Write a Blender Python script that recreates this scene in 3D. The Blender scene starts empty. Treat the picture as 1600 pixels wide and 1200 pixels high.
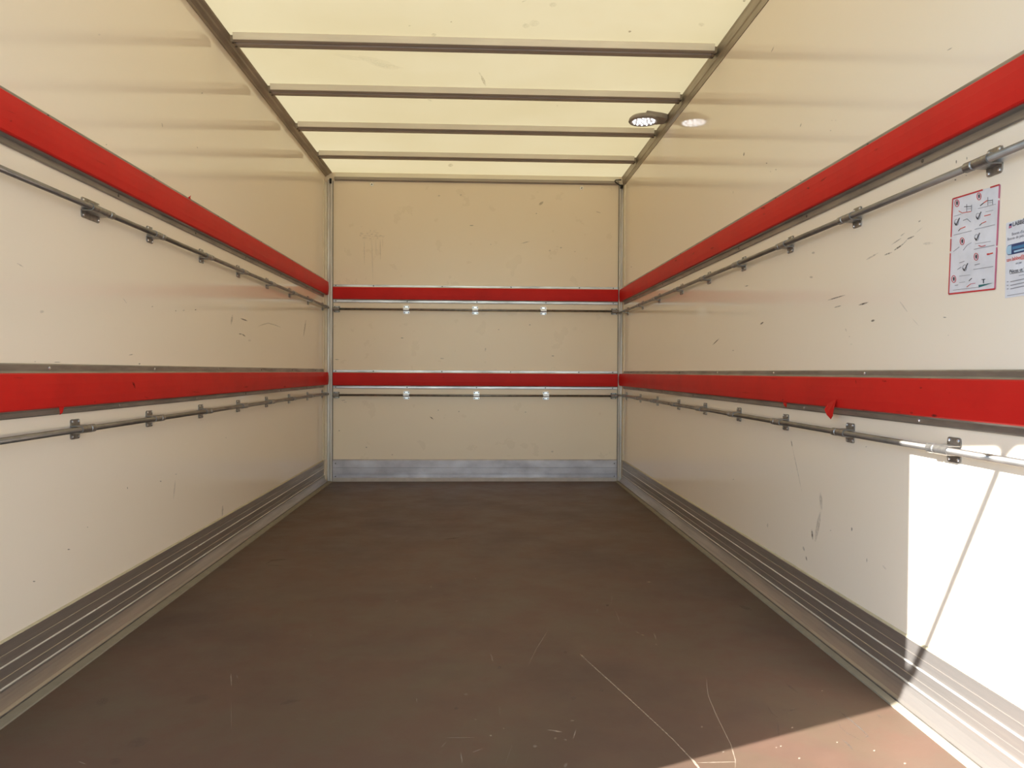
import bpy, bmesh, math, random
import numpy as np
from mathutils import Vector, Matrix

random.seed(7)
sc = bpy.context.scene
COL = sc.collection

# ------------------------------------------------------------------ camera
F_PX = 1181.9
CAM = np.array([0.0347, -5.4128, 0.7846])
YAW, PITCH, ROLL = math.radians(2.4426), math.radians(-0.9214), math.radians(0.2996)
_f = np.array([math.sin(YAW)*math.cos(PITCH), math.cos(YAW)*math.cos(PITCH), math.sin(PITCH)])
_r0 = np.array([math.cos(YAW), -math.sin(YAW), 0.0])
_u0 = np.cross(_r0, _f)
_r = math.cos(ROLL)*_r0 + math.sin(ROLL)*_u0
_u = -math.sin(ROLL)*_r0 + math.cos(ROLL)*_u0
cd = bpy.data.cameras.new('camera')
cam = bpy.data.objects.new('camera', cd)
COL.objects.link(cam)
cd.sensor_fit = 'HORIZONTAL'
cd.sensor_width = 36.0
cd.lens = F_PX/1600.0*36.0
cd.clip_start = 0.01
cam.matrix_world = Matrix(((_r[0], _u[0], -_f[0], CAM[0]), (_r[1], _u[1], -_f[1], CAM[1]),
                           (_r[2], _u[2], -_f[2], CAM[2]), (0, 0, 0, 1)))
sc.camera = cam

# ------------------------------------------------------------------ world, sun, exposure
SUN_TRAVEL = Vector((1.0, 0.42, -0.72)).normalized()
SUN_E, SKY_E = 22.5, 0.42
w = bpy.data.worlds.new('world')
sc.world = w
w.use_nodes = True
nt = w.node_tree
bg = nt.nodes['Background']
sky = nt.nodes.new('ShaderNodeTexSky')
sky.sky_type = 'NISHITA'
sky.sun_disc = False
sky.sun_elevation = math.asin(-SUN_TRAVEL.z)
sky.sun_rotation = math.atan2(-SUN_TRAVEL.x, -SUN_TRAVEL.y)
sky.air_density = 1.0
sky.dust_density = 0.0
sky.ozone_density = 2.5
nt.links.new(sky.outputs[0], bg.inputs[0])
bg.inputs[1].default_value = SKY_E
sl = bpy.data.lights.new('sun', 'SUN')
sl.energy = SUN_E
sl.angle = math.radians(0.36)
sl.color = (1.0, 0.995, 0.975)
so = bpy.data.objects.new('sun', sl)
COL.objects.link(so)
so.rotation_euler = SUN_TRAVEL.to_track_quat('-Z', 'Y').to_euler()
so.location = (-6, -8, 8)
vs = sc.view_settings
vs.view_transform = 'Standard'
vs.look = 'None'
vs.exposure = 0.05
vs.gamma = 1.0
vs.use_curve_mapping = False
sc.cycles.max_bounces = 14
sc.cycles.diffuse_bounces = 8
sc.cycles.glossy_bounces = 5
sc.cycles.transmission_bounces = 6
sc.cycles.transparent_max_bounces = 12
sc.cycles.sample_clamp_indirect = 8.0
sc.cycles.use_denoising = True

# ------------------------------------------------------------------ pixel -> point on a plane of the box
def ray(px, py):
    return _f + _r*(px-800)/F_PX + _u*(600-py)/F_PX
def on_x(px, py, X):
    d = ray(px, py); t = (X-CAM[0])/d[0]; return CAM + t*d
def on_y(px, py, Y):
    d = ray(px, py); t = (Y-CAM[1])/d[1]; return CAM + t*d
def on_z(px, py, Z):
    d = ray(px, py); t = (Z-CAM[2])/d[2]; return CAM + t*d

# ------------------------------------------------------------------ materials
def new_mat(name):
    m = bpy.data.materials.new(name); m.use_nodes = True
    n = m.node_tree.nodes; l = m.node_tree.links
    return m, n, l, n['Principled BSDF']
def noise(n, l, scale, detail=3.0, rough=0.55, stretch=None, obj=None):
    tc = n.new('ShaderNodeTexCoord')
    t = n.new('ShaderNodeTexNoise')
    t.inputs['Scale'].default_value = scale
    t.inputs['Detail'].default_value = detail
    t.inputs['Roughness'].default_value = rough
    if stretch:
        mp = n.new('ShaderNodeMapping'); mp.inputs['Scale'].default_value = stretch
        l.new(tc.outputs['Object'], mp.inputs['Vector']); l.new(mp.outputs[0], t.inputs['Vector'])
    else:
        l.new(tc.outputs['Object'], t.inputs['Vector'])
    return t
def ramp(n, l, src, stops):
    r = n.new('ShaderNodeValToRGB')
    e = r.color_ramp.elements
    while len(e) < len(stops): e.new(0.5)
    for k, (p, c) in enumerate(stops):
        e[k].position = p; e[k].color = (*c, 1) if len(c) == 3 else c
    l.new(src, r.inputs[0])
    return r
def mixc(n, l, fac, a, b, mode='MIX'):
    m = n.new('ShaderNodeMix'); m.data_type = 'RGBA'; m.blend_type = mode
    for sock, v in ((m.inputs[0], fac), (m.inputs[6], a), (m.inputs[7], b)):
        if isinstance(v, (int, float)): sock.default_value = v
        elif isinstance(v, tuple): sock.default_value = (*v, 1)
        else: l.new(v, sock)
    return m.outputs[2]
def bump(n, l, b, src, strength, dist):
    bp = n.new('ShaderNodeBump'); bp.inputs['Strength'].default_value = strength
    bp.inputs['Distance'].default_value = dist
    l.new(src, bp.inputs['Height']); l.new(bp.outputs[0], b.inputs['Normal'])

def mat_panel(name, base, alt, rough, wav=0.25):
    m, n, l, b = new_mat(name)
    big = noise(n, l, 1.1, 4.0)
    fine = noise(n, l, 38.0, 5.0, 0.65)
    c = mixc(n, l, ramp(n, l, big.outputs[0], [(0.35, (0, 0, 0)), (0.72, (1, 1, 1))]).outputs[0], base, alt)
    dirt = ramp(n, l, fine.outputs[0], [(0.72, (0, 0, 0)), (0.88, (0.05, 0.05, 0.05))])
    c = mixc(n, l, dirt.outputs[0], c, (0.42, 0.36, 0.27))
    l.new(c, b.inputs['Base Color'])
    rr = ramp(n, l, noise(n, l, 6.0, 4.0).outputs[0], [(0.3, (rough*0.95,)*3), (0.8, (rough*1.12,)*3)])
    l.new(rr.outputs[0], b.inputs['Roughness'])
    b.inputs['IOR'].default_value = 1.5
    wv = noise(n, l, 1.6, 1.0, 0.4)
    bump(n, l, b, wv.outputs[0], wav, 0.006)
    return m
M_WALL = mat_panel('cream_panel', (0.915, 0.805, 0.665), (0.91, 0.79, 0.635), 0.085)
M_FRONT = mat_panel('cream_front_panel', (0.93, 0.805, 0.63), (0.925, 0.79, 0.605), 0.28)

def mat_metal(name, col, rough, metallic=0.85, streak=(1, 1, 1), dark=0.55, scale=14.0):
    m, n, l, b = new_mat(name)
    a = noise(n, l, scale, 6.0, 0.6, streak)
    d = tuple(c*dark for c in col)
    c = ramp(n, l, a.outputs[0], [(0.30, d), (0.55, col), (0.8, tuple(min(1, c*1.15) for c in col))])
    l.new(c.outputs[0], b.inputs['Base Color'])
    b.inputs['Metallic'].default_value = metallic
    r2 = ramp(n, l, a.outputs[0], [(0.3, (rough*1.25,)*3), (0.8, (rough*0.8,)*3)])
    l.new(r2.outputs[0], b.inputs['Roughness'])
    return m
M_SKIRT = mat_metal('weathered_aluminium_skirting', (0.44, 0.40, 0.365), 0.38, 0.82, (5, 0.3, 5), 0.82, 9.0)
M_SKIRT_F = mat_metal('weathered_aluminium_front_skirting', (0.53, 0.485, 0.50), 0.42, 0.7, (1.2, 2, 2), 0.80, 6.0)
M_RIDGE = mat_metal('polished_ridge_catchlight', (0.92, 0.88, 0.80), 0.30, 0.5, (5, 0.5, 5), 0.75, 12.0)  # worn ridges; base colour also brightened to accentuate the light their edges catch
M_FACE = mat_metal('cream_laminate', (0.88, 0.81, 0.66), 0.4, 0.0, (0.4, 3, 3), 0.92, 6.0)
M_RAIL = mat_metal('aluminium_roof_rail', (0.39, 0.33, 0.255), 0.42, 0.6, (3, 0.4, 3), 0.75, 8.0)
M_BEAM = mat_metal('aluminium_beam', (0.40, 0.345, 0.285), 0.45, 0.15, (0.3, 4, 4), 0.8, 8.0)
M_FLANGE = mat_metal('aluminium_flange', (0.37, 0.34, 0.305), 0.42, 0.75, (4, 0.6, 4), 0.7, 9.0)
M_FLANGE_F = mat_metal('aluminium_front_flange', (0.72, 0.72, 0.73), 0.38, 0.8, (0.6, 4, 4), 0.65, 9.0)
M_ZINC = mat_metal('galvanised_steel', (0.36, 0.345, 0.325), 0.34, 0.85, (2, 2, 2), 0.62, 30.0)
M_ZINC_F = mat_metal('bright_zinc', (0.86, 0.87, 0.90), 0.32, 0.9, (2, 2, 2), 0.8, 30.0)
M_ROD = mat_metal('galvanised_tube', (0.27, 0.25, 0.228), 0.38, 0.85, (3, 1, 3), 0.7, 12.0)
M_RIVET = mat_metal('bright_rivet', (0.88, 0.87, 0.85), 0.25, 0.95, (1, 1, 1), 0.7, 60.0)
M_POST = mat_metal('corner_post_aluminium', (0.68, 0.635, 0.585), 0.40, 0.4, (4, 4, 0.5), 0.75, 8.0)
M_SCREW = mat_metal('dark_screw', (0.16, 0.14, 0.12), 0.5, 0.6)

def mat_plain(name, col, rough=0.5, metallic=0.0):
    m, n, l, b = new_mat(name)
    a = noise(n, l, 25.0, 3.0)
    c = ramp(n, l, a.outputs[0], [(0.3, tuple(x*0.85 for x in col)), (0.7, col)])
    l.new(c.outputs[0], b.inputs['Base Color'])
    b.inputs['Roughness'].default_value = rough; b.inputs['Metallic'].default_value = metallic
    return m
M_BLACK = mat_plain('black_rubber', (0.012, 0.011, 0.010), 0.5)
M_SEAL = mat_plain('yellowed_sealant', (0.29, 0.25, 0.18), 0.7)
M_BEAD = mat_plain('cream_sealant', (0.58, 0.50, 0.33), 0.6)
M_STRIP = mat_plain('dirty_pale_sealant', (0.55, 0.49, 0.44), 0.6)
M_PLASTIC = mat_plain('grey_lamp_plastic', (0.36, 0.31, 0.27), 0.45)
M_PAPER = mat_plain('white_sticker', (0.80, 0.79, 0.83), 0.35)
M_INK_RED = mat_plain('red_ink', (0.60, 0.035, 0.045), 0.4)
M_INK_ORANGE = mat_plain('orange_red_ink', (0.72, 0.10, 0.06), 0.4)
M_INK_PINK = mat_plain('faded_red_ink', (0.60, 0.16, 0.26), 0.4)
M_INK_BLACK = mat_plain('black_ink', (0.035, 0.035, 0.045), 0.4)
M_INK_GREY = mat_plain('grey_ink', (0.34, 0.33, 0.36), 0.4)
M_INK_NAVY = mat_plain('navy_ink', (0.035, 0.06, 0.17), 0.4)
M_INK_TEAL = mat_plain('teal_ink', (0.03, 0.16, 0.16), 0.4)
M_INK_BLUE = mat_plain('pale_blue_ink', (0.42, 0.62, 0.76), 0.4)
M_INK_MID = mat_plain('mid_blue_ink', (0.06, 0.22, 0.40), 0.4)
M_OUTER = mat_plain('white_outer_skin', (0.75, 0.75, 0.74), 0.4)

def mat_red():
    m, n, l, b = new_mat('red_vinyl')
    a = noise(n, l, 5.0, 6.0, 0.65)
    c = ramp(n, l, a.outputs[0], [(0.30, (0.54, 0.014, 0.011)), (0.55, (0.61, 0.016, 0.012)), (0.8, (0.63, 0.020, 0.015))])
    s = noise(n, l, 26.0, 5.0, 0.7)
    d = ramp(n, l, s.outputs[0], [(0.70, (0, 0, 0)), (0.80, (0.6, 0.6, 0.6))])
    l.new(mixc(n, l, d.outputs[0], c.outputs[0], (0.20, 0.012, 0.012)), b.inputs['Base Color'])
    b.inputs['Roughness'].default_value = 0.5
    b.inputs['Specular IOR Level'].default_value = 0.22
    bump(n, l, b, a.outputs[0], 0.25, 0.003)
    return m
M_RED = mat_red()

def mat_floor():
    m, n, l, b = new_mat('brown_phenolic_plywood')
    a = noise(n, l, 4.2, 9.0, 0.66)
    g = noise(n, l, 7.0, 6.0, 0.6, (1.0, 1.6, 1))
    c = ramp(n, l, a.outputs[0], [(0.32, (0.098, 0.068, 0.043)), (0.47, (0.110, 0.069, 0.046)), (0.56, (0.116, 0.066, 0.044)), (0.75, (0.122, 0.071, 0.049))])
    c2 = ramp(n, l, g.outputs[0], [(0.3, (0.96, 0.96, 0.96)), (0.7, (1.03, 1.03, 1.03))])
    cc = mixc(n, l, 1.0, c.outputs[0], c2.outputs[0], 'MULTIPLY')
    st = noise(n, l, 1.4, 5.0, 0.6)
    sd = ramp(n, l, st.outputs[0], [(0.32, (1, 1, 1)), (0.52, (0, 0, 0))])
    cc = mixc(n, l, sd.outputs[0], cc, (0.080, 0.048, 0.036))
    wr = noise(n, l, 60.0, 6.0, 0.75)
    wd = ramp(n, l, wr.outputs[0], [(0.70, (0, 0, 0)), (0.82, (0.7, 0.7, 0.7))])
    cc = mixc(n, l, wd.outputs[0], cc, (0.24, 0.18, 0.13))
    l.new(cc, b.inputs['Base Color'])
    rr = ramp(n, l, a.outputs[0], [(0.3, (0.42,)*3), (0.7, (0.58,)*3)])
    l.new(rr.outputs[0], b.inputs['Roughness'])
    bump(n, l, b, wr.outputs[0], 0.2, 0.0012)
    return m
M_FLOOR = mat_floor()

def mat_roof():
    m, n, l, b = new_mat('translucent_roof_sheet')
    out = n['Material Output']
    n.remove(b)
    a = noise(n, l, 1.3, 6.0, 0.6)
    s = noise(n, l, 9.0, 6.0, 0.7)
    c = ramp(n, l, a.outputs[0], [(0.3, (0.276, 0.221, 0.114)), (0.62, (0.300, 0.246, 0.137)), (0.85, (0.280, 0.212, 0.104))])
    d = ramp(n, l, s.outputs[0], [(0.62, (0, 0, 0)), (0.80, (0.35, 0.35, 0.35))])
    c3 = mixc(n, l, d.outputs[0], c.outputs[0], (0.21, 0.155, 0.075))
    tr = n.new('ShaderNodeBsdfTranslucent')
    df = n.new('ShaderNodeBsdfDiffuse')
    df.inputs[0].default_value = (0.80, 0.75, 0.63, 1)
    l.new(c3, tr.inputs[0])
    mx = n.new('ShaderNodeMixShader'); mx.inputs[0].default_value = 0.5
    l.new(tr.outputs[0], mx.inputs[1]); l.new(df.outputs[0], mx.inputs[2])
    l.new(mx.outputs[0], out.inputs[0])
    return m
M_ROOF = mat_roof()

def mat_scuff(name, col):
    m, n, l, b = new_mat(name)
    out = n['Material Output']
    at = n.new('ShaderNodeAttribute'); at.attribute_name = 'alpha'
    ns = noise(n, l, 120.0, 4.0, 0.7)
    rp = ramp(n, l, ns.outputs[0], [(0.36, (0.25, 0.25, 0.25)), (0.56, (1, 1, 1))])
    mu = n.new('ShaderNodeMath'); mu.operation = 'MULTIPLY'
    l.new(at.outputs['Fac'], mu.inputs[0]); l.new(rp.outputs[0], mu.inputs[1])
    tp = n.new('ShaderNodeBsdfTransparent'); mx = n.new('ShaderNodeMixShader')
    b.inputs['Base Color'].default_value = (*col, 1); b.inputs['Roughness'].default_value = 0.6
    l.new(mu.outputs[0], mx.inputs[0]); l.new(tp.outputs[0], mx.inputs[1]); l.new(b.outputs[0], mx.inputs[2])
    l.new(mx.outputs[0], out.inputs[0])
    return m
M_SCUFF = mat_scuff('dark_scuff', (0.13, 0.105, 0.085))
M_SCRATCH = mat_scuff('pale_scratch', (0.62, 0.50, 0.38))
M_STAIN = mat_scuff('brown_stain', (0.36, 0.27, 0.15))

def mat_led():
    m, n, l, b = new_mat('led_glow')
    b.inputs['Base Color'].default_value = (1, 1, 1, 1)
    b.inputs['Emission Color'].default_value = (0.93, 0.96, 1.0, 1)
    b.inputs['Emission Strength'].default_value = 4.6
    return m
M_LED = mat_led()
def mat_lens():
    m, n, l, b = new_mat('lamp_reflector')
    b.inputs['Base Color'].default_value = (0.85, 0.85, 0.9, 1)
    b.inputs['Roughness'].default_value = 0.25
    b.inputs['Emission Color'].default_value = (0.9, 0.93, 1.0, 1)
    b.inputs['Emission Strength'].default_value = 0.10
    return m
M_LENS = mat_lens()
def mat_ground():
    m, n, l, b = new_mat('pale_tarmac')
    a = noise(n, l, 8.0, 8.0, 0.7)
    c = ramp(n, l, a.outputs[0], [(0.3, (0.105, 0.115, 0.130)), (0.7, (0.145, 0.158, 0.175))])
    l.new(c.outputs[0], b.inputs['Base Color']); b.inputs['Roughness'].default_value = 0.9
    return m
M_GROUND = mat_ground()

# ------------------------------------------------------------------ geometry helpers
def link(name, me, mat=None, parent=None):
    o = bpy.data.objects.new(name, me); COL.objects.link(o)
    if mat is not None and len(me.materials) == 0: me.materials.append(mat)
    if parent is not None: o.parent = parent
    return o
def mesh_from(verts, faces, name='m', smooth=False):
    me = bpy.data.meshes.new(name)
    me.from_pydata([tuple(map(float, v)) for v in verts], [], faces)
    bm = bmesh.new(); bm.from_mesh(me)
    bmesh.ops.recalc_face_normals(bm, faces=bm.faces)
    bm.to_mesh(me); bm.free()
    if smooth:
        for p in me.polygons: p.use_smooth = True
    return me
def prism_mesh(pts, axis, a0, a1, smooth=False):
    n = len(pts); V = []
    for a in (a0, a1):
        for (p, q) in pts:
            V.append({'x': (a, p, q), 'y': (p, a, q), 'z': (p, q, a)}[axis])
    Fc = [[i, (i+1) % n, n+(i+1) % n, n+i] for i in range(n)] + [list(range(n))[::-1], list(range(n, 2*n))]
    return mesh_from(V, Fc, smooth=smooth)
def prism(name, pts, axis, a0, a1, mat, parent=None):
    return link(name, prism_mesh(pts, axis, a0, a1), mat, parent)
def box_mesh(x0, x1, y0, y1, z0, z1):
    return prism_mesh([(x0, y0), (x1, y0), (x1, y1), (x0, y1)], 'z', z0, z1)
def box(name, x0, x1, y0, y1, z0, z1, mat, parent=None):
    return link(name, box_mesh(x0, x1, y0, y1, z0, z1), mat, parent)
def cyl_mesh(p0, p1, r, seg=16, r1=None):
    p0, p1 = Vector(p0), Vector(p1); d = (p1-p0).normalized()
    t = Vector((0, 0, 1)) if abs(d.z) < 0.9 else Vector((1, 0, 0))
    u = d.cross(t).normalized(); v = d.cross(u)
    r1 = r if r1 is None else r1
    V = []
    for p, rr in ((p0, r), (p1, r1)):
        for k in range(seg):
            a = 2*math.pi*k/seg
            V.append(p + rr*(math.cos(a)*u + math.sin(a)*v))
    Fc = [[i, (i+1) % seg, seg+(i+1) % seg, seg+i] for i in range(seg)] + [list(range(seg))[::-1], list(range(seg, 2*seg))]
    me = mesh_from(V, Fc)
    for p in me.polygons: p.use_smooth = len(p.vertices) == 4
    return me
def cyl(name, p0, p1, r, mat, parent=None, seg=16, r1=None):
    return link(name, cyl_mesh(p0, p1, r, seg, r1), mat, parent)
def lathe_mesh(prof, seg=24, close=True):
    """prof: (radius, height) list, axis +Z"""
    V, Fc = [], []
    for (r, h) in prof:
        for k in range(seg):
            a = 2*math.pi*k/seg; V.append((r*math.cos(a), r*math.sin(a), h))
    for j in range(len(prof)-1):
        for k in range(seg):
            Fc.append([j*seg+k, j*seg+(k+1) % seg, (j+1)*seg+(k+1) % seg, (j+1)*seg+k])
    Fc.append(list(range(seg))[::-1]); Fc.append([(len(prof)-1)*seg+k for k in range(seg)])
    return mesh_from(V, Fc, smooth=False)
def tube_mesh(path, r, seg=8):
    path = [Vector(p) for p in path]; V, Fc = [], []
    for i, p in enumerate(path):
        d = (path[min(i+1, len(path)-1)] - path[max(i-1, 0)]).normalized()
        t = Vector((0, 1, 0)) if abs(d.y) < 0.9 else Vector((0, 0, 1))
        u = d.cross(t).normalized(); v = d.cross(u)
        for k in range(seg):
            a = 2*math.pi*k/seg; V.append(p + r*(math.cos(a)*u + math.sin(a)*v))
    for i in range(len(path)-1):
        for k in range(seg):
            Fc.append([i*seg+k, i*seg+(k+1) % seg, (i+1)*seg+(k+1) % seg, (i+1)*seg+k])
    Fc.append(list(range(seg))[::-1]); Fc.append([(len(path)-1)*seg+k for k in range(seg)])
    return mesh_from(V, Fc, smooth=True)
def empty(name, loc=(0, 0, 0)):
    o = bpy.data.objects.new(name, None); COL.objects.link(o); o.location = loc
    o.empty_display_size = 0.05
    return o
def tag(o, label, cat, group=None):
    o['label'] = label; o['category'] = cat
    if group: o['group'] = group
    return o
def struct(o):
    o['kind'] = 'structure'; return o

# ------------------------------------------------------------------ dimensions
XL, XR = -1.06, 1.06          # inner faces of the side walls
YB = -4.55                    # open rear end of the box; the front bulkhead stands at y = 0
ZR = 2.187                    # underside of the translucent roof sheet
ZBEAM = 2.1565

# ------------------------------------------------------------------ the shell
floor = struct(box('floor', XL, XR, YB-0.03, 0.02, -0.04, 0.0, M_FLOOR))
wall_left = struct(box('wall_left', XL-0.025, XL, YB, 0.0, -0.04, ZR+0.002, M_WALL))
wall_right = struct(box('wall_right', XR, XR+0.025, YB, 0.0, -0.04, ZR+0.002, M_WALL))
wall_front = struct(box('wall_front', XL-0.025, XR+0.025, 0.0, 0.03, -0.04, ZR+0.002, M_FRONT))
ceiling = struct(link('ceiling', mesh_from([(XL, YB, ZR), (XR, YB, ZR), (XR, 0, ZR), (XL, 0, ZR)], [[0, 1, 2, 3]]), M_ROOF))
ground = struct(box('ground', -40, 40, -45, 35, -1.0, -0.95, M_GROUND))

# roof side rails (extruded aluminium angles in the corner between wall and roof)
rail_l = struct(prism('trim_1', [(XL, 2.157), (-1.054, 2.157), (-1.050, 2.163), (-1.034, 2.170), (-1.030, 2.176), (-1.0175, 2.181), (-1.0135, ZR-0.0005), (XL, ZR-0.0005)], 'y', YB, 0.0, M_RAIL))
rail_r = struct(prism('trim_2', [(XR, 2.115), (1.0575, 2.116), (1.0545, 2.140), (1.0515, 2.146), (1.050, 2.176), (1.047, ZR-0.0005), (XR, ZR-0.0005)], 'y', YB, 0.0, M_RAIL))
# front header: aluminium angle with a cream fillet above
hdr = struct(prism('trim_3', [(0.0, 2.126), (-0.004, 2.126), (-0.006, 2.131), (-0.018, 2.134), (-0.018, 2.150), (-0.006, 2.156), (0.0, 2.156)], 'x', -0.995, 1.024, M_BEAM))
link('header_fillet', prism_mesh([(0.0, 2.1565), (-0.005, 2.1565), (-0.003, 2.1865), (0.0, 2.1865)], 'x', -0.99, 1.025), M_FACE, hdr)
# corner posts: L-angles with a chamfered nose
post_l = struct(prism('trim_4', [(-1.0425, 0.0), (-1.0425, -0.016), (-1.038, -0.020), (-1.030, -0.019), (-1.027, -0.012), (-1.021, -0.012), (-1.018, -0.016), (-1.0085, -0.012), (-1.0085, 0.0)], 'z', 0.0, 2.13, M_POST))
post_r = struct(prism('trim_5', [(1.0545, 0.0), (1.0545, -0.016), (1.052, -0.020), (1.046, -0.019), (1.043, -0.012), (1.040, -0.012), (1.037, -0.016), (1.0285, -0.012), (1.0285, 0.0)], 'z', 0.0, 2.12, M_POST))
for x0, x1, p in ((-1.0085, -1.0045, post_l), (1.0245, 1.0285, post_r)):
    box('seam', x0, x1, -0.004, 0.0, 0.0, 2.125, M_SCREW, p)
for X_, s_, xi, p in ((XL, 1, -1.0430, post_l), (XR, -1, 1.0550, post_r)):
    link('side_flange', prism_mesh([(X_, 0.0), (X_, -0.078), (X_+s_*0.003, -0.078), (X_+s_*0.0045, -0.02), (xi, -0.008), (xi, 0.0)], 'z', 0.157, 2.115), M_FACE, p)
# rear posts
struct(box('trim_6', XL-0.07, XL, YB, YB+0.09, -0.04, ZR+0.002, M_OUTER)).location.x = -0.0255
struct(box('trim_7', XR, XR+0.07, YB, YB+0.09, -0.04, ZR+0.002, M_OUTER)).location.x = 0.0255
# rear header
struct(box('trim_8', XL-0.02, XR+0.02, YB-0.012, YB+0.05, 2.146, 2.215, M_OUTER))

# baseboards: extruded kick plates with ridges, a cove and a floor lip
def skirt_profile(s):
    X = XL if s < 0 else XR
    off = [(0.0, 0.0), (0.030, 0.0), (0.030, 0.010), (0.0245, 0.0155), (0.0195, 0.024), (0.0125, 0.036), (0.0085, 0.046),
           (0.0080, 0.0575), (0.0075, 0.073), (0.0088, 0.074), (0.0088, 0.0752), (0.0075, 0.0762),
           (0.0075, 0.1065), (0.0065, 0.126), (0.0078, 0.127), (0.0078, 0.1282), (0.0065, 0.129),
           (0.0055, 0.1555), (0.0, 0.157)]
    return [(X - s*o, z) for o, z in off]
base_l = struct(prism('baseboard_left', skirt_profile(-1), 'y', YB, -0.078, M_SKIRT))
base_r = struct(prism('baseboard_right', skirt_profile(1), 'y', YB, -0.078, M_SKIRT))
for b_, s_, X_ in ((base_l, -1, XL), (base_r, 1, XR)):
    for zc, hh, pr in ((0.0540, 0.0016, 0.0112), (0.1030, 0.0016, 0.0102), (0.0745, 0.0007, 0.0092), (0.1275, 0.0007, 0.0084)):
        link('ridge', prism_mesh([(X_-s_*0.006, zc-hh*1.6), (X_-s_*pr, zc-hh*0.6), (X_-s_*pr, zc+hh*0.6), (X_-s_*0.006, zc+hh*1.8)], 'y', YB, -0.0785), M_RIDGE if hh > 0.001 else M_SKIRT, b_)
for b_, s_, X_ in ((base_l, -1, XL), (base_r, 1, XR)):
    link('sealant_bead', prism_mesh([(X_, 0.1565), (X_-s_*0.0050, 0.1562), (X_-s_*0.0030, 0.1600), (X_, 0.1612)], 'y', YB, -0.0785), M_BEAD, b_)
base_f = struct(prism('baseboard_front', [(0.0, 0.0), (-0.011, 0.0), (-0.011, 0.026), (-0.010, 0.028), (-0.0095, 0.0505), (-0.005, 0.0510), (-0.005, 0.0535), (-0.0095, 0.0540),
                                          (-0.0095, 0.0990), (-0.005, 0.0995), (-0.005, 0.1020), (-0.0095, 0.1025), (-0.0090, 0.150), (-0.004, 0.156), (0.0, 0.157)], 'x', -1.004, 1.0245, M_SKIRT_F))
link('sealant_strip', prism_mesh([(-0.0112, 0.0), (-0.0150, 0.0), (-0.0128, 0.024), (-0.0112, 0.025)], 'x', -1.004, 1.0245), M_STRIP, base_f)
struct(prism('trim_9', [(-1.0295, 0.0), (-1.0035, 0.0), (-1.0045, 0.004), (-1.0295, 0.0065)], 'y', YB, -0.03, M_SEAL))
struct(prism('trim_10', [(1.0295, 0.0), (1.009, 0.0), (1.010, 0.004), (1.0295, 0.0065)], 'y', YB, -0.03, M_SEAL))
for nm, xa, xb in (('trim_9', -1.0300, -1.0282), ('trim_10', 1.0282, 1.0300)):
    box('gap', xa, xb, YB, -0.03, 0.0060, 0.0075, M_SCREW, bpy.data.objects[nm])

rivet_me = lathe_mesh([(0.0042, 0.0), (0.0042, 0.0012), (0.0030, 0.0026), (0.0012, 0.0031)], 8)
rivet_me.materials.append(M_RIVET)
screw_me = lathe_mesh([(0.0045, 0.0), (0.0045, 0.0010), (0.0022, 0.0016)], 8)
screw_me.materials.append(M_SCREW)
ROT = {'L': Matrix.Rotation(math.pi/2, 4, 'Y'), 'R': Matrix.Rotation(-math.pi/2, 4, 'Y'), 'F': Matrix.Rotation(math.pi/2, 4, 'X')}
def stud(name, me, side, loc, parent):
    o = bpy.data.objects.new(name, me); COL.objects.link(o); o.parent = parent
    o.matrix_local = Matrix.Translation(loc) @ ROT[side]
    return o
for x, z in ((-0.985, 0.128), (1.006, 0.128), (-0.985, 0.036), (1.006, 0.036)):
    stud('screw', screw_me, 'F', (x, -0.0095, z), base_f)

# ------------------------------------------------------------------ rear hatch standing open above the doorway
hatch = empty('door_1', (0, YB, 2.18)); struct(hatch)
HZ = lambda y: 2.146 - 0.105*(y - YB)
pan = prism('panel', [(YB-0.0125, HZ(YB)), (YB-0.0125, HZ(YB)+0.03), (-6.0, HZ(-6.0)+0.03), (-6.0, HZ(-6.0))], 'x', -1.08, 1.08, M_OUTER)
strut_a, strut_b = Vector((-1.050, -4.572, 1.595)), Vector((-1.050, -4.870, HZ(-4.870)-0.022))
mid = strut_a.lerp(strut_b, 0.45)
gs = cyl('gas_strut', strut_a, mid, 0.0115, M_BLACK)
gr = cyl('strut_rod', mid, strut_b, 0.0120, M_ZINC)
sb = prism('strut_bracket', [(-4.870-0.012, strut_b.z-0.006), (-4.870+0.012, strut_b.z-0.006), (-4.870+0.055, HZ(-4.815)), (-4.870-0.055, HZ(-4.925))], 'x', -1.056, -1.044, M_ZINC)
fb = box('strut_foot', -1.080, -1.044, YB-0.022, YB-0.0005, 1.580, 1.600, M_ZINC)
for o in (pan, gs, gr, sb, fb):
    o.parent = hatch; o.matrix_parent_inverse = Matrix.Translation((0, -YB, -2.18))

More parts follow.
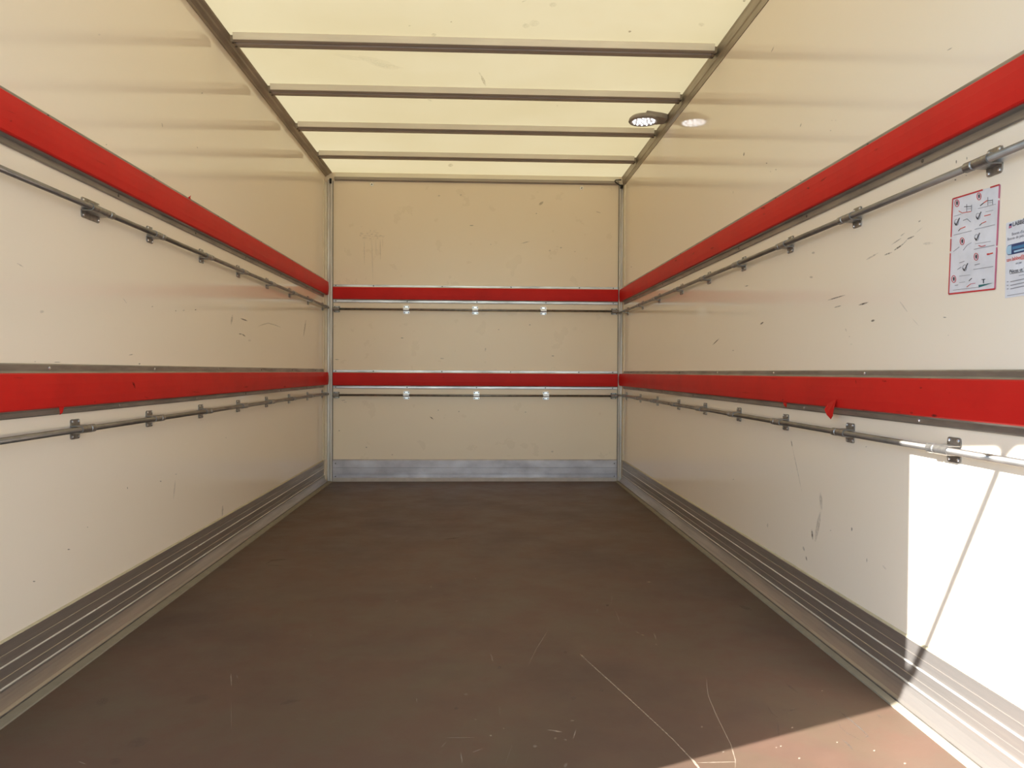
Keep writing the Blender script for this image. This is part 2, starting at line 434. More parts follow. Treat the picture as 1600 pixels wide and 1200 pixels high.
# ------------------------------------------------------------------ roof beams
def beam(y_far, label):
    w = 0.078
    e = empty('roof_beam', (0.017, y_far - w/2, ZBEAM))
    y0, y1 = -w/2, w/2
    pts = [(y0, 0.002), (y0+0.003, 0.0), (y0+0.018, 0.0), (y0+0.021, 0.005), (y0+0.038, 0.005), (y0+0.041, 0.0), (y1-0.003, 0.0), (y1, 0.002),
           (y1, ZR-ZBEAM-0.001), (y0-0.006, ZR-ZBEAM-0.001), (y0-0.006, ZR-ZBEAM-0.004)]
    link('channel', prism_mesh(pts, 'x', -1.012, 1.0115), M_BEAM, e)
    link('face', prism_mesh([(y0-0.0005, 0.0015), (y0-0.0040, 0.0015), (y0-0.0085, ZR-ZBEAM-0.0012), (y0-0.0065, ZR-ZBEAM-0.0012)], 'x', -1.012, 1.0115), M_FACE, e)
    for s in (-1, 1):
        X = -1.012 if s < 0 else 1.0115
        link('end_clip', box_mesh(min(X, X+s*0.014), max(X, X+s*0.014), -0.030, 0.034, -0.002, 0.024), M_RAIL, e)
        for dy in (-0.016, 0.022):
            link('bolt', cyl_mesh((X+s*0.007, dy, -0.005), (X+s*0.007, dy, -0.001), 0.005, 8), M_SCREW, e)
    tag(e, label, 'beam', 'aluminium roof beams')
    return e
for k, lab in enumerate(('cross beam nearest the camera under the cream roof, largest and highest in view',
                         'second cross beam from the camera under the roof, just nearer than the round lamp',
                         'third cross beam from the camera under the roof, just behind the round lamp',
                         'cross beam under the roof closest to the front bulkhead, smallest of the four')):
    beam(-2.1255 + 0.5593*k, lab)

# ------------------------------------------------------------------ red bumper strips
P = 0.027
def red_profile(zb, zt, p):      # (offset from wall, z), padded front slightly bowed
    return [(0.004, zb), (p-0.004, zb), (p-0.001, zb+0.003), (p+0.0015, zb+0.3*(zt-zb)), (p+0.002, (zb+zt)/2), (p+0.0015, zt-0.3*(zt-zb)), (p-0.001, zt-0.003), (p-0.004, zt), (0.004, zt)]
def flange_lo(zb, zf):
    return [(0.0014, zf), (0.0045, zf), (0.006, zf+0.003), (0.006, zb-0.006), (0.013, zb-0.004), (0.016, zb-0.0002), (0.0014, zb-0.0002)]
def flange_hi(zt, zf):
    return [(0.0014, zf), (0.0045, zf), (0.006, zf-0.003), (0.006, zt+0.006), (0.011, zt+0.004), (0.014, zt+0.0002), (0.0014, zt+0.0002)]
def bumper(side, zb, zt, zfl, zfh, label, tints, screws):
    if side == 'F': X0 = 0.0; loc = (0.01, 0.0, zb)
    else: X0 = XL if side == 'L' else XR; loc = (X0, -2.2, zb)
    e = empty('bumper_strip', loc)
    inv = Matrix.Translation(Vector(loc)).inverted()
    sgn = 1 if side == 'L' else -1
    def tr(pts): return [((X0+sgn*o if side != 'F' else -o), z) for o, z in pts]
    ax = 'x' if side == 'F' else 'y'
    ra, rb = ((-1.003, 1.0235) if side == 'F' else (YB+0.02, -0.012))
    fa, fb_ = ((-1.003, 1.0235) if side == 'F' else (YB+0.02, -0.079))
    p = 0.020 if side == 'F' else P
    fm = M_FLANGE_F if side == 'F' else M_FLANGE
    for nm, pts, a, b, mt in (('padding', red_profile(zb, zt, p), ra, rb, M_RED),
                              ('lower_flange', flange_lo(zb, zfl), fa, fb_, fm), ('upper_flange', flange_hi(zt, zfh), fa, fb_, fm)):
        o = prism(nm, tr(pts), ax, a, b, mt, e); o.matrix_parent_inverse = inv
    for (pos, which) in screws:
        z = (zfl+zb)/2-0.001 if which == 'lo' else (zfh+zt)/2+0.001
        v = (pos, -0.006, z) if side == 'F' else (X0+sgn*0.006, pos, z)
        o = stud('screw', screw_me if (side == 'F' or pos > -2.0 or zb > 1.0) else rivet_me, side, (0, 0, 0), e)
        o.matrix_local = Matrix.Translation(Vector(v)-Vector(loc)) @ ROT[side]
    tag(e, label, 'bumper strip', 'red bumper strips')
    return e
side_scr = [(-0.35-0.62*k, 'hi') for k in range(6)] + [(-0.60-0.62*k, 'lo') for k in range(6)]
front_scr = [(-0.985, 'hi'), (-0.72, 'hi'), (-0.235, 'hi'), (0.255, 'hi'), (0.745, 'hi'), (0.99, 'hi'), (-0.985, 'lo'), (-0.482, 'lo'), (0.012, 'lo'), (0.505, 'lo'), (0.99, 'lo')]
b_lu = bumper('L', 1.3205, 1.4125, 1.2985, 1.4290, 'upper red bumper strip running along the left wall', None, side_scr)
b_ll = bumper('L', 0.6872, 0.7752, 0.6680, 0.7985, 'lower red bumper strip running along the left wall', None, side_scr)
b_ru = bumper('R', 1.2895, 1.3780, 1.2655, 1.3960, 'upper red bumper strip running along the right wall above the notices', None, side_scr)
b_rl = bumper('R', 0.6885, 0.7747, 0.6675, 0.7938, 'lower red bumper strip with torn flap running along the right wall', None, side_scr)
b_fu = bumper('F', 1.2925, 1.3780, 1.2700, 1.3965, 'upper red bumper strip across the front bulkhead', None, front_scr)
b_fl = bumper('F', 0.6825, 0.7727, 0.6610, 0.7930, 'lower red bumper strip across the front bulkhead', None, front_scr)

# torn pieces of red vinyl
def flap(px, X, parent, thick=0.0012):
    s = -1 if X > 0 else 1
    pts = [on_x(a, b, X) for a, b in px]
    n = len(pts)
    V = [(p[0]+s*0.003*math.sin(i*1.7), p[1], p[2]) for i, p in enumerate(pts)]
    V += [(v[0]+s*thick, v[1], v[2]) for v in V]
    Fc = [list(range(n)), list(range(2*n-1, n-1, -1))] + [[i, (i+1) % n, n+(i+1) % n, n+i] for i in range(n)]
    o = link('torn_flap', mesh_from(V, Fc), M_RED, parent)
    o.matrix_parent_inverse = Matrix.Translation(-parent.location)
flap([(1307, 624), (1304, 640), (1301, 650), (1297, 655), (1293, 648), (1290, 640), (1292, 631), (1300, 627)], XR-P-0.006, b_rl)
flap([(1224, 628), (1231, 629.5), (1229, 634), (1227.5, 637), (1226, 633)], XR-P-0.004, b_rl)
flap([(92, 635), (98, 634.5), (97.5, 645), (95, 648), (92.5, 645)], XL+P+0.004, b_ll)
flap([(293, 309), (296, 306), (298.5, 305.5), (298, 308), (297, 312)], XL+P+0.004, b_lu)

# ------------------------------------------------------------------ tie rails: tube carried by saddle brackets
def bracket_mesh(wd, ht, off, r):
    """local: X along the tube, Y up, Z away from the wall; plate plus arched saddle over the tube"""
    t = 0.003; c = 0.006
    V, Fc = [], []
    def add(pts2, z0, z1):
        b = len(V); n = len(pts2)
        V.extend([(x, y, z0) for x, y in pts2]); V.extend([(x, y, z1) for x, y in pts2])
        Fc.append([b+i for i in range(n)][::-1]); Fc.append([b+n+i for i in range(n)])
        for i in range(n): Fc.append([b+i, b+(i+1) % n, b+n+(i+1) % n, b+n+i])
    hw, hh = wd/2, ht/2
    for s in (-1, 1):
        y0, y1 = r, hh
        pts = [(-hw, y0), (hw, y0), (hw, y1-c), (hw-c*0.3, y1-c*0.3), (hw-c, y1), (-hw+c, y1), (-hw+c*0.3, y1-c*0.3), (-hw, y1-c)]
        if s < 0: pts = [(x, -y) for x, y in pts][::-1]
        add(pts, 0.0, t)
    # saddle
    prof_o, prof_i = [], []
    R = r + 0.0028
    prof = [(-R, 0.0)] + [(-R*math.cos(a), off + R*math.sin(a)) for a in [math.pi*k/10 for k in range(11)]] + [(R, 0.0)]
    inn = [(-r-0.0004, 0.0)] + [(-(r+0.0004)*math.cos(a), off + (r+0.0004)*math.sin(a)) for a in [math.pi*k/10 for k in range(11)]] + [(r+0.0004, 0.0)]
    loop = prof + inn[::-1]
    m = len(prof); b = len(V)
    for x in (-hw, hw):
        V.extend([(x, y, z) for y, z in loop])
    n = len(loop)
    for i in range(n): Fc.append([b+i, b+(i+1) % n, b+n+(i+1) % n, b+n+i])
    for k in range(m-1):
        for q in (b, b+n):
            Fc.append([q+k, q+k+1, q+n-2-k, q+n-1-k])
    return mesh_from(V, Fc)
ROD_R, ROD_OFF = 0.0078, 0.026
BR = {'std': bracket_mesh(0.046, 0.054, ROD_OFF, ROD_R), 'wide': bracket_mesh(0.098, 0.056, ROD_OFF, ROD_R),
      'front': bracket_mesh(0.042, 0.056, ROD_OFF, ROD_R), 'end': bracket_mesh(0.045, 0.044, ROD_OFF, ROD_R)}
for k, me in BR.items(): me.materials.append(M_ZINC)
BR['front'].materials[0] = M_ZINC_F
collar_me = lathe_mesh([(ROD_R+0.0002, -0.013), (ROD_R+0.0030, -0.011), (ROD_R+0.0030, 0.011), (ROD_R+0.0002, 0.013)], 14)
collar_me.materials.append(M_ZINC)
BASIS = {'L': Matrix(((0, 0, 1), (1, 0, 0), (0, 1, 0))).to_4x4(), 'R': Matrix(((0, 0, -1), (-1, 0, 0), (0, 1, 0))).to_4x4(),
         'F': Matrix(((1, 0, 0), (0, 0, -1), (0, 1, 0))).to_4x4()}
def tie_rail(side, z, a0, a1, spots, label):
    X0 = {'L': XL, 'R': XR, 'F': 0.0}[side]
    loc = Vector((0.01, 0.0, z)) if side == 'F' else Vector((X0, -2.2, z))
    e = empty('tie_rail', loc)
    s = 1 if side == 'L' else -1
    def wp(a, o): return Vector((a, -o, z)) if side == 'F' else Vector((X0+s*o, a, z))
    o = cyl('tube', wp(a0, ROD_OFF), wp(a1, ROD_OFF), ROD_R, M_ROD, e, 16); o.matrix_parent_inverse = Matrix.Translation(-loc)
    for pos, kind in spots:
        b = bpy.data.objects.new('bracket', BR[kind]); COL.objects.link(b); b.parent = e
        b.matrix_local = Matrix.Translation(wp(pos, 0.0)-loc) @ BASIS[side]
        if side == 'F' or pos < -1.2:
            hw = {'std': 0.016, 'wide': 0.041, 'front': 0.0145, 'end': 0.016}[kind]; hh = 0.0205 if kind != 'end' else 0.0165
            for sx in (-1, 1):
                for sy in (-1, 1):
                    r = bpy.data.objects.new('rivet', screw_me if side == 'F' else rivet_me); COL.objects.link(r); r.parent = b
                    r.matrix_local = Matrix.Translation((sx*hw, sy*hh, 0.003))
        if side != 'F' and pos < -0.6:
            hw = 0.049 if kind == 'wide' else 0.023
            c = bpy.data.objects.new('collar', collar_me); COL.objects.link(c); c.parent = e
            c.matrix_local = Matrix.Translation(wp(pos+hw+0.016, ROD_OFF)-loc) @ Matrix.Rotation(math.pi/2, 4, 'X')
    tag(e, label, 'tie rail', 'steel tie rails')
    return e
std = lambda L: [(y, 'std') for y in L]
tie_rail('L', 1.2315, YB+0.05, -0.03, [(-3.235, 'wide')] + std([-2.854, -2.389, -1.937, -1.470, -1.008, -0.540, -0.10]), 'grey steel tie rail under the upper red strip on the left wall')
tie_rail('L', 0.6235, YB+0.05, -0.03, std([-3.321, -2.862, -2.398, -1.938, -1.482, -1.022, -0.555, -0.105]), 'grey steel tie rail under the lower red strip on the left wall')
tie_rail('R', 1.2090, YB+0.05, -0.03, std([-3.940, -3.391, -2.949, -2.506, -2.059, -1.598, -1.121, -0.675, -0.196]), 'grey steel tie rail on the right wall above the white notices')
tie_rail('R', 0.6210, YB+0.05, -0.03, std([-3.825, -3.367, -2.926, -2.469, -2.020, -1.562, -1.095, -0.631, -0.174]), 'grey steel tie rail on the right wall, partly in sunlight')
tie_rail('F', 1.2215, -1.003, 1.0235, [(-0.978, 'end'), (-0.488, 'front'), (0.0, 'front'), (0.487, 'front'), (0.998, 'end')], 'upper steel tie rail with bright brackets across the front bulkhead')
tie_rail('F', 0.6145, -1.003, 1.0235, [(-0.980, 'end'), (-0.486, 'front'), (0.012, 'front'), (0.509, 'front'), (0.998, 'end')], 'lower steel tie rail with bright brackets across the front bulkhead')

# ------------------------------------------------------------------ ceiling lamp
LX, LY, LZ = 0.922, -1.300, 2.150
lamp = empty('ceiling_lamp', (LX, LY, LZ))
tag(lamp, 'round LED lamp shining under the roof beside the right wall', 'lamp')
hs = lathe_mesh([(0.040, 0.030), (0.070, 0.028), (0.080, 0.018), (0.083, 0.006), (0.079, 0.0), (0.070, -0.001), (0.067, 0.006), (0.002, 0.006)], 40)
for p in hs.polygons: p.use_smooth = len(p.vertices) == 4
link('housing', hs, M_PLASTIC, lamp)
link('mounting_arm', prism_mesh([(0.0, -0.080), (0.090, -0.050), (0.124, -0.030), (0.124, 0.055), (0.085, 0.070), (0.0, 0.080)], 'z', 0.010, 0.036), M_PLASTIC, lamp)
lens = link('reflector', lathe_mesh([(0.066, 0.0055), (0.066, 0.004), (0.001, 0.004)], 32), M_LENS, lamp)
led_me = lathe_mesh([(0.0046, 0.004), (0.0043, 0.0), (0.0030, -0.0024), (0.0010, -0.0034)], 10); led_me.materials.append(M_LED)
for rr, n, ph in ((0.008, 2, 0.5), (0.030, 7, 0.3), (0.055, 13, 0.1)):
    for k in range(n):
        a = ph + 2*math.pi*k/n
        o = bpy.data.objects.new('led', led_me); COL.objects.link(o); o.parent = lamp; o.location = (rr*math.cos(a), rr*math.sin(a), 0.0005)
link('screw', lathe_mesh([(0.004, 0.006), (0.004, -0.002), (0.002, -0.004)], 8), M_ZINC, lamp).location = (-0.015, -0.073, 0.0)

# black cable looping out of the front right corner, and a cable stub in the left one
pts = [(970.5, 281), (966, 281.2), (962, 281.5), (960.8, 283), (962, 285.2), (965, 287), (968, 289), (971, 291), (971.3, 294)]
cab = link('cable_loop', tube_mesh([tuple(on_y(a, b, -0.028 - 0.012*math.sin(i*0.4))) for i, (a, b) in enumerate(pts)], 0.0042), M_BLACK)
tag(cab, 'black cable loop in the upper right corner of the front bulkhead', 'cable')
q = on_y(971.2, 292, -0.026)
link('plug', cyl_mesh((q[0], q[1], q[2]-0.012), (q[0], q[1], q[2]+0.014), 0.0105, 12), M_BLACK, cab)
q = on_y(516.5, 282.5, -0.026)
st = link('cable_stub', cyl_mesh((q[0], q[1], q[2]-0.018), (q[0], q[1], q[2]+0.016), 0.0075, 12, 0.0085), M_BLACK)
tag(st, 'black cable stub in the upper left corner of the front bulkhead', 'cable')

# washers and bolts near the top of the front bulkhead
for px, py in ((581, 288), (909, 294)):
    q = on_y(px, py, 0.0)
    m1 = stud('washer', lathe_mesh([(0.013, 0.0), (0.013, 0.0018), (0.011, 0.0026)], 18), 'F', (q[0], 0, q[2]), wall_front)
    m1.data.materials.append(M_RIVET)
    m2 = stud('bolt', lathe_mesh([(0.0045, 0.0), (0.0045, 0.005), (0.0035, 0.006)], 8), 'F', (0, 0, 0), m1)
    m2.matrix_local = Matrix.Translation((0, 0, 0.0022)); m2.data.materials.append(M_SCREW)

# ------------------------------------------------------------------ notices on the right wall
def sheet(name, y0, y1, z0, z1, mat, parent, lift, th=0.0003):
    """flat printed patch facing -X on the right wall"""
    o = box(name, XR-lift-th, XR-lift, min(y0, y1), max(y0, y1), min(z0, z1), max(z0, z1), mat, parent)
    o.matrix_parent_inverse = Matrix.Translation(-parent.location); return o
def poly_on_wall(name, pix, mat, parent, lift, th=0.0003):
    pts = [on_x(a, b, XR-lift) for a, b in pix]
    o = link(name, prism_mesh_x([(p[1], p[2]) for p in pts], XR-lift-th, XR-lift), mat, parent)
    o.matrix_parent_inverse = Matrix.Translation(-parent.location); return o
def prism_mesh_x(pts, x0, x1): return prism_mesh(pts, 'x', x0, x1)
def stroke(name, a, b, wpx, mat, parent, lift=0.0012):
    (x0, y0), (x1, y1) = a, b
    d = math.hypot(x1-x0, y1-y0); nx, ny = -(y1-y0)/d*wpx/2, (x1-x0)/d*wpx/2
    return poly_on_wall(name, [(x0+nx, y0+ny), (x1+nx, y1+ny), (x1-nx, y1-ny), (x0-nx, y0-ny)], mat, parent, lift)
def ring(name, c, rx, ry, wpx, mat, parent, lift=0.0012, seg=20):
    outer = [(c[0]+rx*math.cos(2*math.pi*k/seg), c[1]+ry*math.sin(2*math.pi*k/seg)) for k in range(seg)]
    inner = [(c[0]+(rx-wpx)*math.cos(2*math.pi*k/seg), c[1]+(ry-wpx)*math.sin(2*math.pi*k/seg)) for k in range(seg)]
    V = []
    for x in (XR-lift, XR-lift-0.0003):
        for (a, b) in outer+inner:
            p = on_x(a, b, XR-lift); V.append((x, p[1], p[2]))
    n = seg; N = 2*seg; Fc = []
    for k in range(n):
        j = (k+1) % n
        Fc += [[k, j, n+j, n+k], [N+k, N+j, N+n+j, N+n+k], [k, j, N+j, N+k], [n+k, n+j, N+n+j, N+n+k]]
    o = link(name, mesh_from(V, Fc), mat, parent); o.matrix_parent_inverse = Matrix.Translation(-parent.location); return o

n1 = empty('safety_notice', (XR, -3.875, 0.96))
tag(n1, 'white pictogram notice with thin red border on the right wall', 'notice')
C4 = [(1488.6, 311), (1562, 288.5), (1554.5, 451.5), (1482.3, 459.5)]
poly_on_wall('sheet', C4, M_PAPER, n1, 0.0002, 0.0005)
def lerp(a, b, t): return (a[0]+(b[0]-a[0])*t, a[1]+(b[1]-a[1])*t)
stroke('border', C4[0], lerp(C4[0], C4[1], 0.64), 2.2, M_INK_RED, n1); stroke('border', lerp(C4[0], C4[1], 0.80), C4[1], 2.2, M_INK_RED, n1)
stroke('border', C4[1], lerp(C4[1], C4[2], 0.13), 2.2, M_INK_PINK, n1); stroke('border', lerp(C4[1], C4[2], 0.15), lerp(C4[1], C4[2], 0.585), 2.2, M_INK_PINK, n1)
stroke('border', lerp(C4[1], C4[2], 0.60), C4[2], 2.2, M_INK_PINK, n1)
stroke('border', C4[3], C4[2], 2.4, M_INK_RED, n1)
stroke('border', C4[0], lerp(C4[0], C4[3], 0.40), 1.5, M_INK_RED, n1); stroke('border', lerp(C4[0], C4[3], 0.42), lerp(C4[0], C4[3], 0.55), 1.5, M_INK_RED, n1); stroke('border', lerp(C4[0], C4[3], 0.57), C4[3], 1.5, M_INK_RED, n1)
for c in ((1495.3, 317.5), (1529.7, 306.8), (1503.4, 377), (1525.2, 401.2), (1490.3, 436)):
    r = ring('prohibition_sign', c, 3.6, 5.9, 0.95, M_INK_RED, n1)
    h = poly_on_wall('hand_mark', [(c[0]-1.2, c[1]-1.5), (c[0]-0.3, c[1]-3.2), (c[0]+0.8, c[1]-3.4), (c[0]+1.5, c[1]-1.0), (c[0]+1.1, c[1]+2.2), (c[0]-0.3, c[1]+3.2), (c[0]-1.1, c[1]+0.6)], M_INK_BLACK, n1, 0.0012)
for c in ((1494.5, 347.5), (1528.2, 338), (1526, 371), (1507.3, 418.5)):
    ring('tick_sign', c, 3.4, 5.2, 0.6, M_INK_GREY, n1)
    stroke('tick', (c[0]-2.8, c[1]+0.5), (c[0]-0.6, c[1]+4.6), 1.3, M_INK_BLACK, n1, 0.0016)
    stroke('tick', (c[0]-0.8, c[1]+4.6), (c[0]+4.8, c[1]-7.2), 1.1, M_INK_BLACK, n1, 0.0018)
for a, b, wv, mt in (((1491, 338), (1502, 334.5), .6, M_INK_GREY), ((1498, 329.5), (1503.5, 332.8), 1.0, M_INK_ORANGE), ((1503.5, 332.8), (1517, 330.5), 1.0, M_INK_ORANGE),
                     ((1510.5, 319), (1510.5, 331), .9, M_INK_GREY), ((1518, 320), (1518, 330.5), .9, M_INK_GREY), ((1506.5, 323), (1518, 322.5), .8, M_INK_BLACK), ((1511, 326.5), (1518, 325.8), .6, M_INK_GREY),
                     ((1528, 326), (1556, 319), .6, M_INK_GREY), ((1537, 317), (1543, 313), 1.2, M_INK_ORANGE), ((1531.5, 321.5), (1537, 317), 1.0, M_INK_BLACK), ((1543.5, 308), (1543.5, 321), .9, M_INK_GREY), ((1551, 311.5), (1551, 319.5), .9, M_INK_GREY),
                     ((1543, 313.5), (1551, 313), .8, M_INK_BLACK), ((1544, 317), (1551, 316), .6, M_INK_GREY),
                     ((1538, 337.5), (1548, 335), 1.2, M_INK_ORANGE), ((1540, 331), (1552, 328.5), .5, M_INK_GREY), ((1534, 349), (1541, 346), 1.0, M_INK_ORANGE), ((1530.5, 352.5), (1534, 349), .9, M_INK_BLACK), ((1523, 358.5), (1554.5, 351), .7, M_INK_GREY),
                     ((1500.5, 357.5), (1508.5, 354.3), 1.2, M_INK_ORANGE), ((1497.5, 361), (1500.5, 357.5), .9, M_INK_BLACK), ((1490, 367.5), (1518, 360.5), .7, M_INK_GREY), ((1505, 344.5), (1511, 342), 1.0, M_INK_GREY), ((1511, 342), (1516.5, 347), 1.0, M_INK_GREY),
                     ((1489.5, 393), (1499, 386), .7, M_INK_GREY), ((1505, 391), (1511, 383), .6, M_INK_GREY), ((1511, 383), (1518, 379), .5, M_INK_GREY),
                     ((1529, 383.5), (1534, 385.3), 1.2, M_INK_RED), ((1534, 385.3), (1540, 383.5), 1.0, M_INK_RED), ((1522, 389.5), (1554, 383), .8, M_INK_GREY), ((1524, 381), (1548, 377), .6, M_INK_GREY),
                     ((1542, 397.5), (1545.5, 397), 2.6, M_INK_RED), ((1545.5, 397), (1551.5, 395.3), 2.0, M_INK_ORANGE), ((1521, 421), (1552, 416.3), .8, M_INK_GREY), ((1523, 414), (1531, 412), 1.0, M_INK_GREY),
                     ((1496, 421), (1502, 417), .7, M_INK_GREY), ((1499, 411), (1507, 408), .8, M_INK_GREY), ((1499, 431.5), (1516, 429.5), .5, M_INK_GREY), ((1499, 441.5), (1508, 440.5), .5, M_INK_GREY),
                     ((1492, 446), (1497, 445), .9, M_INK_GREY), ((1489, 453.5), (1530, 448.5), .7, M_INK_GREY), ((1510.5, 448.5), (1517, 443.5), .9, M_INK_ORANGE), ((1517, 443.5), (1524, 442.5), .9, M_INK_PINK), ((1514, 439), (1518.5, 434.5), .9, M_INK_BLACK),
                     ((1536.7, 436.3), (1536.7, 442.5), 1.2, M_INK_BLACK), ((1533.8, 437), (1539.4, 436.2), 1.0, M_INK_BLACK)):
    stroke('drawing_line', a, b, wv, mt, n1)
poly_on_wall('ramp_mark', [(1529, 445.3), (1551, 442), (1529.5, 449.3)], M_INK_TEAL, n1, 0.0012)

n2 = empty('service_notice', (XR, -4.03, 0.93))
tag(n2, 'white service notice with blue band cut off by the right edge of the photo', 'notice')
A = on_x(1574.8, 347.5, XR)
Y2, ZT, ZBm = A[1]+0.004, 1.0795, 0.9335
sheet('sheet', Y2, Y2-0.108, ZBm, ZT, M_PAPER, n2, 0.0002, 0.0005)
def text(body, y, z, size, mat, name='lettering', align='LEFT', squash=1.0):
    cu = bpy.data.curves.new(name, 'FONT'); cu.body = body; cu.size = size; cu.align_x = align; cu.extrude = 0.00015
    cu.offset = 0.00002
    tmp = bpy.data.objects.new(name, cu); COL.objects.link(tmp)
    me = bpy.data.meshes.new_from_object(tmp.evaluated_get(bpy.context.evaluated_depsgraph_get()))
    bpy.data.objects.remove(tmp); bpy.data.curves.remove(cu)
    o = bpy.data.objects.new(name, me); COL.objects.link(o); me.materials.clear(); me.materials.append(mat)
    M = Matrix(((0, 0, -1, XR-0.0012), (-1, 0, 0, y), (0, 1, 0, z), (0, 0, 0, 1))) @ Matrix.Diagonal((squash, 1, 1, 1))
    o.parent = n2; o.matrix_parent_inverse = Matrix.Translation(-n2.location); o.matrix_basis = M
    return o
def zpix(px, py): return on_x(px, py, XR)
def tx(body, px, py, size, mat, **k):
    p = zpix(px, py); return text(body, p[1], p[2], size, mat, **k)
poly_on_wall('emblem', [(1577.3, 350), (1581, 349), (1580.3, 355.8), (1576.2, 357)], M_INK_NAVY, n2, 0.0012)
poly_on_wall('emblem_stripe', [(1576.8, 353.6), (1580.5, 352.6), (1580.1, 355.6), (1576.3, 356.8)], M_INK_PINK, n2, 0.0016)
tx('LABBÉ', 1583, 353.8, 0.0115, M_INK_BLACK)
tx("Besoin d'une", 1581.6, 368.2, 0.0078, M_INK_GREY)
tx('Besoin de pièces', 1574.8, 376.2, 0.0078, M_INK_GREY)
bz0, bz1 = zpix(1583, 397.5)[2], zpix(1583, 381.5)[2]
yb = zpix(1582.5, 390)[1]; ya = zpix(1573.7, 390)[1]
sheet('band', yb, Y2-0.100, bz0, bz1, M_INK_NAVY, n2, 0.0012)
sheet('band_stripe', yb-0.001, Y2-0.099, bz0+0.009, bz0+0.0145, M_INK_MID, n2, 0.0016)
capm = [(yb, bz0), (yb, bz1)] + [((yb+ya)/2 + (ya-yb)/2*math.sin(t), (bz0+bz1)/2 + (bz1-bz0)/2*math.cos(t)) for t in [math.pi*k/12 for k in range(1, 12)]]
o = link('band_cap', prism_mesh_x(capm, XR-0.0016, XR-0.0012), M_INK_NAVY, n2); o.matrix_parent_inverse = Matrix.Translation(-n2.location)
cy_, cz_ = sum(p[0] for p in capm)/len(capm), (bz0+bz1)/2
o = link('band_cap_centre', prism_mesh_x([(cy_+(p[0]-cy_)*0.86, cz_+(p[1]-cz_)*0.86) for p in capm], XR-0.0020, XR-0.0016), M_INK_BLUE, n2); o.matrix_parent_inverse = Matrix.Translation(-n2.location)
stroke('band_text', (1584.5, 393.3), (1600, 389.3), 2.6, M_INK_BLUE, n2, 0.0020)
tx('sav.labbe@', 1573.4, 409.3, 0.0105, M_INK_ORANGE)
tx('ou par', 1587.6, 413.2, 0.0065, M_INK_GREY)
tx('Pièces et SAV', 1578, 427.3, 0.0100, M_INK_BLACK)
stroke('underline', (1578, 428.2), (1600, 424.3), 0.7, M_INK_BLACK, n2)
for k, py in enumerate((440.4, 446, 451.4)):
    stroke('bullet', (1573.3, py+0.2), (1575.6, py-0.3), 1.2, M_INK_GREY, n2)
    stroke('text_line', (1578.8, py), (1600, py-4.6), 1.4, M_INK_GREY, n2)
stroke('text_line', (1574, 462), (1600, 457.8), 0.9, M_INK_GREY, n2)
stroke('text_line', (1592, 430.8), (1600, 429.0), 0.8, M_INK_GREY, n2)

# ------------------------------------------------------------------ scuffs, scratches and stains
def marks(name, plane, val, segs, mat, parent, lift=0.0004, gain=0.8):
    """each mark: (points in photo pixels, width px, strength) -> tapered sliver lying on the surface"""
    V, Fc, A_ = [], [], []
    fn = {'x': on_x, 'y': on_y, 'z': on_z}[plane]
    nrm = {'x': np.array([-1.0 if val > 0 else 1.0, 0, 0]), 'y': np.array([0, -1.0, 0]), 'z': np.array([0, 0, 1.0])}[plane]
    for pts, wpx, al in segs:
        if len(pts) == 1:
            (x, y) = pts[0]; pts = [(x-wpx*0.5, y+0.2), (x+wpx*0.5, y-0.2)]; wpx *= 0.6
        n = len(pts); L = []
        for i, (x, y) in enumerate(pts):
            x0, y0 = pts[max(i-1, 0)]; x1, y1 = pts[min(i+1, n-1)]
            d = math.hypot(x1-x0, y1-y0); tx_, ty_ = (x1-x0)/d, (y1-y0)/d
            taper = 0.35 if i in (0, n-1) else 1.0
            L.append((x, y, tx_, ty_, taper))
        if n == 2:
            a, b = L; L = [a] + [(a[0]+(b[0]-a[0])*t, a[1]+(b[1]-a[1])*t, a[2], a[3], 1.0) for t in (0.3, 0.65)] + [b]
        base = len(V)
        for x, y, tx_, ty_, tp in L:
            h = wpx/2*tp
            for s in (-1, 1):
                V.append(fn(x - ty_*h*s, y + tx_*h*s, val) + nrm*lift); A_.append(al*gain*(0.6 if tp < 1 else 1.0))
        for i in range(len(L)-1):
            Fc.append([base+2*i, base+2*i+1, base+2*i+3, base+2*i+2])
    me = bpy.data.meshes.new(name); me.from_pydata([tuple(map(float, v)) for v in V], [], Fc)
    at = me.attributes.new('alpha', 'FLOAT', 'POINT')
    at.data.foreach_set('value', A_)
    me.materials.append(mat)
    o = link(name, me, None, parent); o['kind'] = 'stuff'
    return o
S = lambda x0, y0, x1, y1, w_, a: ([(x0, y0), (x1, y1)], w_, a)
D = lambda x, y, w_, a: ([(x, y)], w_, a)
